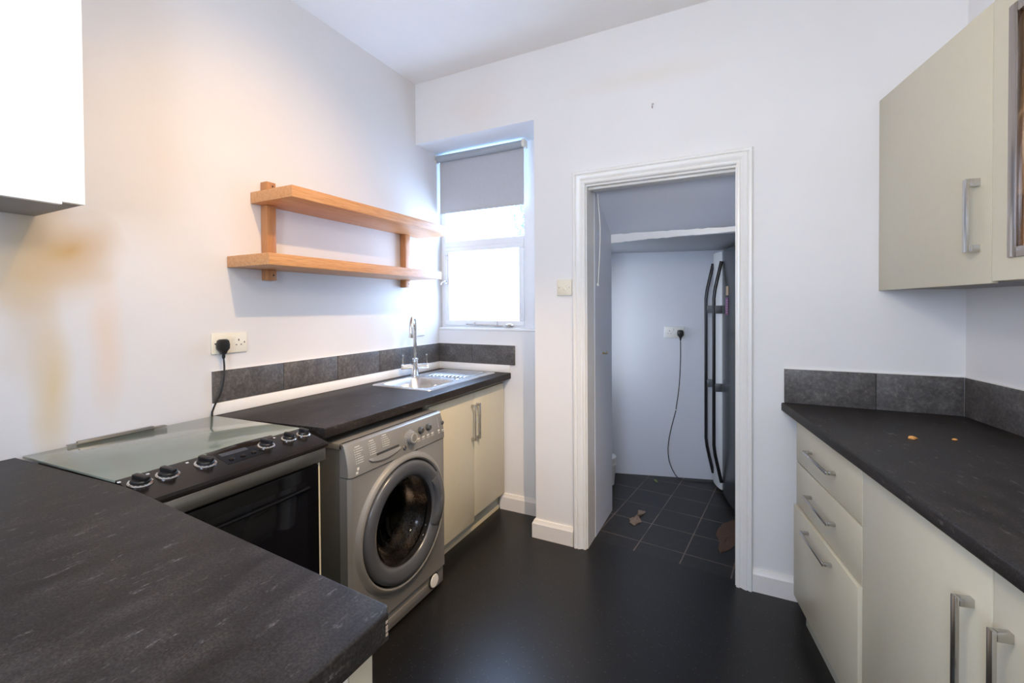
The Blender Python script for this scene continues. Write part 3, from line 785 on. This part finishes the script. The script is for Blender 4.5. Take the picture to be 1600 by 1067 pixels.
# steel trim/handle bar and doors
b = MB(o_); b.box(.600, .634, cy0, cy1 + .018, .812, .856, .004); b.build('door_handle_bar', M_bar, ck)
b = MB(o_); b.mat(0).box(.607, .630, cy0 + .002, cy1 - .009, .300, .806, .003); b.mat(1).box(.6295, .6306, cy0 + .05, cy1 - .055, .38, .765, .0003)
b.mat(0).tube([(.634, cy0 + .05, .742), (.642, cy0 + .12, .742), (.644, (cy0 + cy1)/2, .742), (.642, cy1 - .12, .742), (.634, cy1 - .05, .742)], .005, 10)
b.build('oven_door', [M_ovenblack, simple('oven_window', (.006, .006, .008), .05, 0, .22)], ck)
b = MB(o_); b.box(.607, .630, cy0 + .002, cy1 - .008, .075, .292, .003); b.build('lower_door', M_ovenblack, ck)
b = MB(o_); b.box(.560, .585, cy0 + .005, cy1 - .005, .030, .072); b.build('plinth', M_ckpanel, ck)

# ------------------------------------------------------------------ peninsula
pc = thing('peninsula_cabinet', 'white and cream cabinet under the left foreground worktop', 'cabinet', (.72, -2.16, 0))
o_ = (.72, -2.16, 0)
b = MB(o_); b.box(.02, 1.404, -2.44, -1.912, .10, .858); b.box(.02, 1.38, -2.42, -1.94, 0, .10); b.build('carcass', M_cream, pc)
b = MB(o_); b.box(1.405, 1.423, -2.45, -1.935, 0, .858, .001); b.build('end_panel', M_white, pc)
b = MB(o_); b.box(1.398, 1.426, -1.934, -1.893, 0, .858, .001); b.build('corner_post', M_creamedge, pc)
b = MB((.72, -2.16, ZB))
# far edge follows the cooker, then a rounded joint, then the free end
far = [(.003, -1.853), (.20, -1.845), (.40, -1.832), (.48, -1.826), (.54, -1.823), (.60, -1.823), (.67, -1.826), (.80, -1.835), (1.436, -1.872)]
nearend = [(1.449, -1.885), (1.449, -2.52), (.003, -2.52)]
b.prism(far + nearend, ZB, ZT, .004, 3, lambda p, q: abs(p.z - q.z) < 1e-4 and p.z > .89)
b.mat(1)
for z_ in (.868, .874, .879, .886): b.box(1.4475, 1.4496, -1.8905, -1.8862, z_, z_ + .004)
tag(b.build('worktop', [M_top, simple('chipped_edge', (.42, .33, .25), .7)]), 'dark worktop of the peninsula in the left foreground, beside the cooker', 'worktop')

# left wall cabinet close to the camera
lc = thing('wall_cabinet', 'white wall cabinet on the left wall above the peninsula worktop', 'wall cabinet', (.16, -2.3, 1.61))
o_ = (.16, -2.3, 1.61)
b = MB(o_); b.mat(0).box(.002, .302, -2.80, -1.8005, 1.617, 2.32); b.mat(1).box(.002, .302, -2.80, -1.802, 1.613, 1.617); b.build('carcass', [M_white, M_carc], lc)
b = MB(o_); b.box(.303, .321, -2.45, -1.8462, 1.606, 2.325); b.build('door', M_white, lc)
b = MB(o_); b.box(.303, .321, -2.797, -2.453, 1.606, 2.325, .0015); b.build('door', M_white, lc)
b = MB(o_); b.box(.303, .321, -1.8460, -1.800, 1.613, 2.325); b.build('end_filler', M_white, lc)

# ------------------------------------------------------------------ wall shelf
sh = thing('wall_shelf', 'two tier beech wall shelf on two uprights beside the window', 'shelf', (0, -.6, 1.46))
o_ = (0, -.6, 1.46)
for ya, yb, z0, z1 in ((-1.234, -.100, 1.502, 1.548), (-1.130, .028, 1.787, 1.835)):
    b = MB(o_); b.box(.046 if False else .002, .270, ya, yb, z0, z1, .0015); b.build('shelf_board', M_beech, sh)
for y_ in (-1.062, -.143):
    for za, zb in ((1.455, 1.5015), (1.5485, 1.7865), (1.8355, 1.880)):
        pass
    b = MB(o_); b.box(.002, .045, y_ - .022, y_ + .022, 1.4550, 1.5018, .002); b.box(.002, .045, y_ - .022, y_ + .022, 1.5482, 1.7868, .002); b.box(.002, .045, y_ - .022, y_ + .022, 1.8352, 1.889, .002)
    up = b.build('upright', M_post, sh)
    for z_ in (1.478, 1.872): b = MB(o_); b.lathe((.0448, y_ + .006, z_), (1, 0, 0), [(.004, 0), (.004, .001), (.001, .0013)], 12); b.build('screw', M_slot, up)

# ------------------------------------------------------------------ sockets, switches, plugs
def plate_x(name, label, cat, y, z, w_, h_, kind, mat_, group=None):
    """plate on the left wall (x = 0)"""
    t = thing(name, label, cat, (0, y, z), 0, group); o = (0, y, z)
    b = MB(o); b.box(.0005, .010, y - w_/2, y + w_/2, z - h_/2, z + h_/2, .003); b.build('face_plate', mat_, t)
    if kind == 'double':
        for s in (-1, 1):
            b = MB(o); c = y + s*.036
            b.box(.0095, .0104, c - .0022, c + .0022, z + .006, z + .0145); b.box(.0095, .0104, c - .013, c - .007, z - .011, z - .0075); b.box(.0095, .0104, c + .007, c + .013, z - .011, z - .0075)
            b.build('socket_holes', M_slot, t)
            b = MB(o); b.box(.0095, .0125, y + s*.0125 - .0065, y + s*.0125 + .0065, z + .012, z + .029, .001); b.build('switch', mat_, t)
        for s in (-1, 1): b = MB(o); b.lathe((.0098, y + s*.060, z), (1, 0, 0), [(.0032, 0), (.003, .0008), (.001, .001)], 10); b.build('screw', M_nickel, t)
    return t
plate_x('double_socket', 'cream double wall socket above the end of the sink worktop by the cooker', 'socket', -1.231, 1.189, .146, .084, 'double', M_plate)
t = plate_x('blank_switch_plate', 'white blank wall plate behind the tap', 'switch', .024, 1.186, .086, .086, 'blank', M_plate2)
for s in (-1, 1): b = MB((0, .024, 1.186)); b.lathe((.0098, .024 + s*.030, 1.186), (1, 0, 0), [(.0032, 0), (.003, .0008), (.001, .001)], 10); b.build('screw', M_nickel, t)
# plug on the left socket, cable running down behind the cooker
pg = thing('plug', 'black plug with cable in the socket above the cooker', 'plug', (.012, -1.268, 1.18))
po = (.012, -1.268, 1.18)
def plug_body(b, c, out, right):
    out, right = Vector(out), Vector(right); up = Vector((0, 0, 1)); c = Vector(c)
    outl = [(-.020, .022), (-.012, .027), (.012, .027), (.020, .022), (.024, .006), (.023, -.012), (.013, -.024), (.008, -.034), (-.008, -.034), (-.013, -.024), (-.023, -.012), (-.024, .006)]
    b.loft([[c + right*x*k + up*z*k + out*d for x, z in outl] for k, d in ((.92, 0), (1, .004), (1, .018), (.86, .024), (.5, .026))])
b = MB(po); plug_body(b, (.0128, -1.268, 1.180), (1, 0, 0), (0, 1, 0)); b.lathe((.026, -1.268, 1.148), (0, 0, -1), [(.007, 0), (.0065, .012), (.0045, .020)], 12); b.build('plug_top', M_blackpl, pg, smooth=40)
b = MB(po); b.tube(spline([(.026, -1.268, 1.132), (.030, -1.268, 1.09), (.034, -1.274, 1.04), (.032, -1.286, .99), (.022, -1.298, .955), (.0135, -1.3055, .925), (.0115, -1.3085, .90), (.0110, -1.3095, .76)], 6), .0036, 8); b.build('cable', M_blackpl, pg)

# light switch by the door
ls = thing('light_switch', 'cream square wall switch left of the doorway', 'switch', (1.030, 0, 1.436)); o_ = (1.030, 0, 1.436)
b = MB(o_); b.box(.987, 1.073, -.010, -.0005, 1.392, 1.480, .003); b.build('face_plate', M_plate, ls)
b = MB(o_); b.box(1.022, 1.038, -.0130, -.0095, 1.423, 1.437, .001); b.build('rocker', M_plate, ls)
for s in (-1, 1): b = MB(o_); b.lathe((1.030 + s*.030, -.0099, 1.436), (0, -1, 0), [(.0032, 0), (.003, .0008), (.001, .001)], 10); b.build('screw', M_nickel, ls)
# nail in the wall above the door
b = MB((1.506, 0, 2.345)); b.box(1.501, 1.512, -.003, -.0005, 2.350, 2.356); b.tube([(1.506, -.0005, 2.352), (1.506, -.012, 2.345), (1.505, -.014, 2.335), (1.506, -.010, 2.329)], .003, 8)
tag(b.build('picture_hook', M_nickel), 'small metal picture hook high above the doorway', 'hook')

# ------------------------------------------------------------------ right-hand run
zt, zb = .889, .851
LF = -.591                                   # door faces in the run's own frame
b = MB((-.30, -1.2, zb))
b.prism([(-.003, -.002), (-.612, .110), (-.612, -1.69), (-.003, -1.69)], zb, zt, .007, 4, lambda p, q: abs(p.x + .612) < .003 and abs(q.x + .612) < .003 and abs(p.z - q.z) < 1e-4)
o = b.build('worktop', M_top, loc=rw(-.30, -1.2, zb), rotz=RA); tag(o, 'dark worktop along the right wall with orange crumbs on it', 'worktop')
b = MB((2.4, 0, .89))
for a, c in ((2.079, 2.407), (2.410, 2.683)): b.mat(0).box(a, c, -.0100, -.0012, .891, 1.043, .0015)
b.mat(1).box(2.080, 2.683, -.0080, -.0011, .8895, 1.041); b.mat(2).box(2.079, 2.684, -.0094, -.0011, 1.043, 1.0452)
tag(b.build('tile_splashback', [M_slate, M_grout, M_silicone]), 'two dark slate tiles on the back wall above the right worktop', 'splashback')
b = MB((0, -1.2, .89))
ys = [-.010, -.330, -.650, -.970, -1.29, -1.61, -1.69]
for a, c in zip(ys, ys[1:]): b.mat(0).box(-.0100, -.0012, c + .0015, a - .0015, .891, 1.043, .0015)
b.mat(1).box(-.0080, -.0011, -1.69, -.010, .8895, 1.041); b.mat(2).box(-.0094, -.0011, -1.69, -.010, 1.043, 1.0452)
o = b.build('tile_splashback', [M_slate, M_grout, M_silicone], loc=rw(0, -1.2, .89), rotz=RA); tag(o, 'row of dark slate tiles on the right-hand wall behind the worktop', 'splashback')

du = thing('drawer_unit', 'cream three drawer base unit at the far end of the right worktop', 'drawer unit', rw(-.30, -.33), RA); o_ = (-.30, -.33, 0)
b = MB(o_); b.box(-.560, -.015, -.622, -.031, .115, .848); b.build('carcass', M_slot, du, label='carcass coloured dark as shade between the drawers')  # near-black carcass colour stands in for the shade in the drawer gaps
for za, zbb, hz, ex in ((.674, .846, .760, 0), (.492, .669, .586, 0), (.098, .487, .446, .010)):
    b = MB(o_); b.box(LF - ex, -.573 , -.623, -.030, za, zbb, .0015); d = b.build('drawer', M_cream, du)
    handle(d, o_, (LF - ex - .0003, -.318, hz), (0, 1, 0), (-1, 0, 0), .235)
b = MB(o_); b.box(-.566, -.548, -.623, -.070, 0, .112); b.build('plinth', M_plinth, du)

bc = thing('base_cabinet', 'cream two door base cabinet nearest the camera under the right worktop', 'cabinet', rw(-.30, -1.14), RA); o_ = (-.30, -1.14, 0)
b = MB(o_); b.box(-.572, -.015, -1.665, -.626, .115, .848); b.build('carcass', M_cream, bc)
for ya, yb, hy in ((-1.140, -.627, -1.090), (-1.663, -1.144, -1.188)):
    b = MB(o_); b.box(LF, -.573, ya, yb, .115, .846, .0015); d = b.build('door', M_cream, bc)
    handle(d, o_, (LF - .0003, hy, .650), (0, 0, 1), (-1, 0, 0), .205, stand=.032, wd=.014, foot=.018)
b = MB(o_); b.box(-.566, -.548, -1.665, -.626, 0, .112); b.build('plinth', M_plinth, bc)

# wall cabinets
wz0, wz1, WF = 1.389, 2.176, -.2695
wc = thing('wall_cabinet', 'cream single door wall cabinet at the far end of the right wall', 'wall cabinet', rw(-.13, -.27, wz0), RA); o_ = (-.13, -.27, wz0)
b = MB(o_); b.mat(0).box(-.251, -.002, -.587, .000, wz0 + .005, wz1 - .002); b.mat(1).box(-.251, -.002, -.587, .000, wz0 + .001, wz0 + .005)
b.build('carcass', [M_cream, M_carc], wc)
b = MB(o_); b.box(WF, -.252, -.5865, .046, wz0, wz1, .0015); d = b.build('door', M_cream, wc)
handle(d, o_, (WF - .0003, -.535, 1.590), (0, 0, 1), (-1, 0, 0), .215, stand=.034, wd=.018, foot=.022)
gc = thing('glazed_wall_cabinet', 'cream wall cabinet with a metal framed glass door on the right wall', 'wall cabinet', rw(-.13, -.9, wz0), RA); o_ = (-.13, -.9, wz0)
b = MB(o_); cb0, cb1 = -1.215, -.589
b.mat(0).box(-.251, -.002, cb0, cb0 + .018, wz0 + .005, wz1 - .002); b.box(-.251, -.002, cb1 - .008, cb1, wz0 + .005, wz1 - .002); b.mat(2).box(-.249, -.002, cb1 - .018, cb1 - .008, wz0 + .022, wz1 - .020).mat(0)
b.box(-.251, -.002, cb0 + .018, cb1 - .018, wz1 - .020, wz1 - .002); b.mat(2).box(-.251, -.002, cb0 + .018, cb1 - .018, wz0 + .005, wz0 + .022)
b.box(-.010, -.002, cb0 + .018, cb1 - .018, wz0 + .022, wz1 - .020)
b.mat(1).box(-.251, -.002, cb0, cb1, wz0 + .0015, wz0 + .005)
b.build('carcass', [M_cream, M_carc, M_tan], gc)
for z_ in (1.62, 1.84): b = MB(o_); b.box(-.235, -.011, cb0 + .019, cb1 - .019, z_, z_ + .018); b.build('inner_shelf', M_tan, gc)
b = MB(o_); z0, z1 = wz0 + .006, wz1; ga, gb = -1.145, -.655; gz0, gz1 = 1.458, 2.118
b.box(WF, -.252, gb, cb1 - .0015, z0, z1); b.box(WF, -.252, cb0 + .0015, ga, z0, z1); b.box(WF, -.252, ga, gb, z0, gz0); b.box(WF, -.252, ga, gb, gz1, z1)
gd = b.build('door', M_cream, gc, smooth=0)
b = MB(o_)
for ya, yb, za, zb_ in ((gb - .026, gb + .004, gz0 - .004, gz1 + .004), (ga - .004, ga + .026, gz0 - .004, gz1 + .004), (ga + .026, gb - .026, gz0 - .004, gz0 + .024), (ga + .026, gb - .026, gz1 - .024, gz1 + .004)):
    b.box(WF - .006, WF + .012, ya, yb, za, zb_, .003)
b.build('glass_frame', brushed('bronze_aluminium', (.42, .37, .34), .25, (300, 300, 4)), gd)
b = MB(o_); b.box(WF + .004, WF + .008, ga + .024, gb - .024, gz0 + .022, gz1 - .022); b.build('glass', M_cabglass, gd, smooth=0)

# crumbs on the worktop
def crumb(name, label, c, s, mat_, cat='crumb', seed=1, group='orange crumbs on the right worktop'):
    rr = random.Random(seed); b = MB(c); seg = 9
    b.loft([[(c[0] + cos(2*pi*i/seg)*s*k*(rr.uniform(.6, 1.2)), c[1] + sin(2*pi*i/seg)*s*k*rr.uniform(.5, 1.1)*.8, c[2] + h*s) for i in range(seg)] for k, h in ((.7, 0), (1, .25), (.6, .6), (.2, .75))])
    return tag(b.build(name, mat_), label, cat, group)
crumb('food_crumb', 'larger orange crumb on the right worktop, left of the pair', (2.402, -.470, zt + .0004), .014, M_orange, seed=1)
crumb('food_crumb', 'smaller orange crumb on the right worktop, nearer the right wall', (2.520, -.428, zt + .0004), .008, M_orange, seed=4)

# ------------------------------------------------------------------ utility room
us = thing('double_socket', 'white double wall socket on the back wall of the fridge room', 'socket', (*uw(.440, -.0005), 1.126), atan2(UD.y, UD.x)); o_ = (0, 0, 0)
b = MB(o_); b.box(-.073, .073, -.010, 0, -.043, .043, .003); b.build('face_plate', M_plate2, us)
for s in (-1, 1):
    b = MB(o_); c = s*.036
    b.box(c - .0022, c + .0022, -.0104, -.0095, .006, .0145); b.box(c - .013, c - .007, -.0104, -.0095, -.011, -.0075); b.box(c + .007, c + .013, -.0104, -.0095, -.011, -.0075)
    b.build('socket_holes', M_slot, us)
    b = MB(o_); b.box(s*.0125 - .0065, s*.0125 + .0065, -.0125, -.0095, .012, .029, .001); b.build('switch', M_plate2, us)
up_ = thing('plug', 'black plug with long cable in the fridge room socket', 'plug', (*uw(.482, -.0115), 1.117), atan2(UD.y, UD.x))
b = MB(o_); plug_body(b, (0, 0, 0), (0, -1, 0), (1, 0, 0)); b.lathe((0, -.013, -.032), (0, 0, -1), [(.007, 0), (.0065, .012), (.0045, .020)], 12); b.build('plug_top', M_blackpl, up_, smooth=40)
b = MB(o_); b.tube(spline([(0, -.013, -.050), (.000, -.014, -.20), (-.010, -.014, -.40), (-.032, -.014, -.57), (-.036, -.013, -.60), (-.075, -.014, -.76), (-.092, -.015, -.88), (-.085, -.018, -.98), (-.055, -.025, -1.06), (-.02, -.035, -1.105), (.03, -.05, -1.1125), (.10, -.06, -1.1125), (.17, -.055, -1.1125), (.26, -.05, -1.1125)], 8), .0032, 8); b.build('cable', simple('dark_cable', (.03, .03, .033), .5), up_)
b = MB(o_); b.box(-.0395, -.031, -.018, -.0005, -.590, -.582, .001); b.build('cable_clip', M_plate2, up_)

FA = Vector((1.878, .841)); FB = Vector((1.731, 1.266)); fdir = (FA - FB).normalized(); fn = Vector((fdir.y, -fdir.x))   # fn points out of the doors
if fn.x > 0: fn = -fn
frot = atan2(fdir.y, fdir.x)            # local x along the front towards the camera, local y = into the body
fr = thing('fridge_freezer', 'tall dark grey double door fridge freezer seen edge on through the doorway', 'fridge', (FB.x, FB.y, 0), frot)
s_ = 1 if Vector((-sin(frot), cos(frot))).dot(-fn) > 0 else -1
fo = (0, 0, 0); FW, FH = .90, 1.705
b = MB(fo); b.box(.004, FW - .004, s_*.06 if s_ > 0 else -.60, .60 if s_ > 0 else -.06, .02, FH - .01); b.build('body', M_fridge, fr)
def bow(x, xa, xb): return .004 + min(.022, .06*(xb - xa))*(1 - (2*(x - xa)/(xb - xa) - 1)**2)
def fdoor(xa, xb, name='door', mt=None):
    b = MB(fo); n = 10; rows = []
    for k in range(n + 1):
        t_ = k/n; x = xa + (xb - xa)*t_; rows.append((x, -s_*(bow(x, xa, xb) if 0 < k < n else -.002)))
    pl_ = rows + [(xb, s_*.055), (xa, s_*.055)]
    b.prism(pl_, .035, FH); return b.build(name, mt or M_fridge, fr, smooth=30)

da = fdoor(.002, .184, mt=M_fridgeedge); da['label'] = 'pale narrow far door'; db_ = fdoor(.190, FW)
for hx, par in ((.030, da), (.215, db_)):
    pts = [(hx, -s_*(.012 + .050*min(1, sin(pi*t_)*2.2)), .10 + (FH - .17)*t_) for t_ in [i/24 for i in range(25)]]
    b = MB(fo); b.tube(pts, .0115, 10)
    hd = b.build('door_handle', M_fhandle, par, smooth=50)
    for z_ in (1.302, .760): b = MB(fo); b.box(hx - .010, hx + .010, *(sorted((-s_*.006, -s_*.058))), z_ - .028, z_ + .028, .002); b.build('handle_bracket', M_bracket, par)
FNout = -s_
def fpt(x, out, z): # world point on the fridge front
    v = Vector((cos(frot), sin(frot)))*x + Vector((-sin(frot), cos(frot)))*(-s_*out); return (FB.x + v.x, FB.y + v.y, z)
for nm, lb, x, z, hw, hh, col in (('fridge_magnet', 'small beige card magnet on the fridge door, upper one', .372, 1.427, .022, .030, (.50, .38, .27)), ('fridge_magnet', 'purple patterned magnet on the fridge door, lower one', .362, 1.325, .026, .058, (.17, .07, .15))):
    b = MB(fo); b.mat(0).box(-hw, hw, -.0015, .0015, -hh, hh, .0008); b.mat(1)
    if hh > .05:
        for k in range(6): b.box(-hw*.6, hw*.6, s_*-.0019 if s_ > 0 else .0016, s_*-.0016 if s_ > 0 else .0019, -.045 + .016*k, -.038 + .016*k)
    o = b.build(nm, [simple('card_' + str(int(z*1000)), col, .4), simple('lilac_print', (.40, .24, .40), .5)], loc=fpt(x, bow(x, .190, FW) + .004, z), rotz=frot)
    tag(o, lb, 'magnet', 'magnets on the fridge door')

# pull cord by the doorway
b = MB((1.17, .17, 1.45)); b.tube(spline([(1.172, .172, 1.985), (1.174, .172, 1.93), (1.182, .174, 1.82), (1.184, .175, 1.75), (1.181, .175, 1.65), (1.176, .174, 1.55), (1.172, .173, 1.475), (1.170, .172, 1.462)], 6), .0028, 8); b.lathe((1.170, .172, 1.464), (0, 0, -1), [(.003, 0), (.007, .006), (.0075, .014), (.002, .018)], 14)
tag(b.build('pull_cord', M_plate2), 'white light pull cord hanging inside the doorway', 'cord')
# hook on the utility wall
b = MB((1.16, .325, 1.047)); b.box(1.1605, 1.1635, .300, .318, 1.040, 1.054, .001); b.tube([(1.163, .309, 1.047), (1.176, .325, 1.042), (1.180, .335, 1.043), (1.176, .340, 1.054)], .0035, 8)
tag(b.build('wall_hook', M_brass), 'small brass latch hook on the wall left of the doorway passage', 'hook')
# white tub behind the wall corner
tb = thing('plastic_tub', 'white plastic tub peeking out behind the wall corner by the fridge room floor', 'tub', (1.00, .93, 0))
b = MB((1.0, .93, 0)); b.lathe((1.0, .93, 0), (0, 0, 1), [(.060, 0), (.070, .008), (.078, .10), (.081, .150)], 32); b.build('tub_body', M_plate2, tb)
b = MB((1.0, .93, 0)); b.lathe((1.0, .93, .150), (0, 0, 1), [(.083, 0), (.090, .004), (.090, .016), (.084, .020), (.086, .022), (.086, .062), (.010, .068)], 32); b.build('tub_lid', M_plate2, tb)
# litter on the tiles
def sheet(name, label, pts, mat_, z=0, h=.006, cat='scrap', seed=1):
    rr = random.Random(seed); cx_ = sum(p[0] for p in pts)/len(pts); cy_ = sum(p[1] for p in pts)/len(pts)
    b = MB((cx_, cy_, z)); P = []
    for i, p in enumerate(pts):
        q_ = pts[(i + 1) % len(pts)]
        for k in range(3): t_ = k/3; P.append((p[0]*(1-t_) + q_[0]*t_ + rr.uniform(-.004, .004), p[1]*(1-t_) + q_[1]*t_ + rr.uniform(-.004, .004)))
    rings = []
    for k, hh in ((1, 0), (1, .3), (.72, .9), (.4, .6), (.1, 1.0)):
        rings.append([(cx_ + (x - cx_)*k, cy_ + (y - cy_)*k, z + .0006 + h*hh*(rr.uniform(.5, 1.2) if hh else 0)) for x, y in P])
    b.loft(rings); return tag(b.build(name, mat_, smooth=20), label, cat)
sheet('dead_leaf', 'large brown dead leaf on the tiles by the right door post', [(1.872, .715), (1.815, .640), (1.785, .560), (1.778, .470), (1.800, .400), (1.795, .330), (1.806, .268), (1.850, .330), (1.885, .40), (1.93, .52), (1.93, .66)], M_leaf, cat='leaf', seed=3)
sheet('paper_scrap', 'pale brown torn scrap lying on the black tiles in the doorway', [(1.312, .590), (1.362, .594), (1.350, .545), (1.335, .500), (1.362, .440), (1.330, .372), (1.300, .400), (1.290, .445), (1.315, .470), (1.320, .530)], M_scrap, h=.012, seed=5)
sheet('leaf_scrap', 'tiny green scrap on the tiles near the far wall', [(1.315, 1.165), (1.335, 1.16), (1.355, 1.125), (1.335, 1.135)], M_green, h=.010, cat='scrap', seed=6)
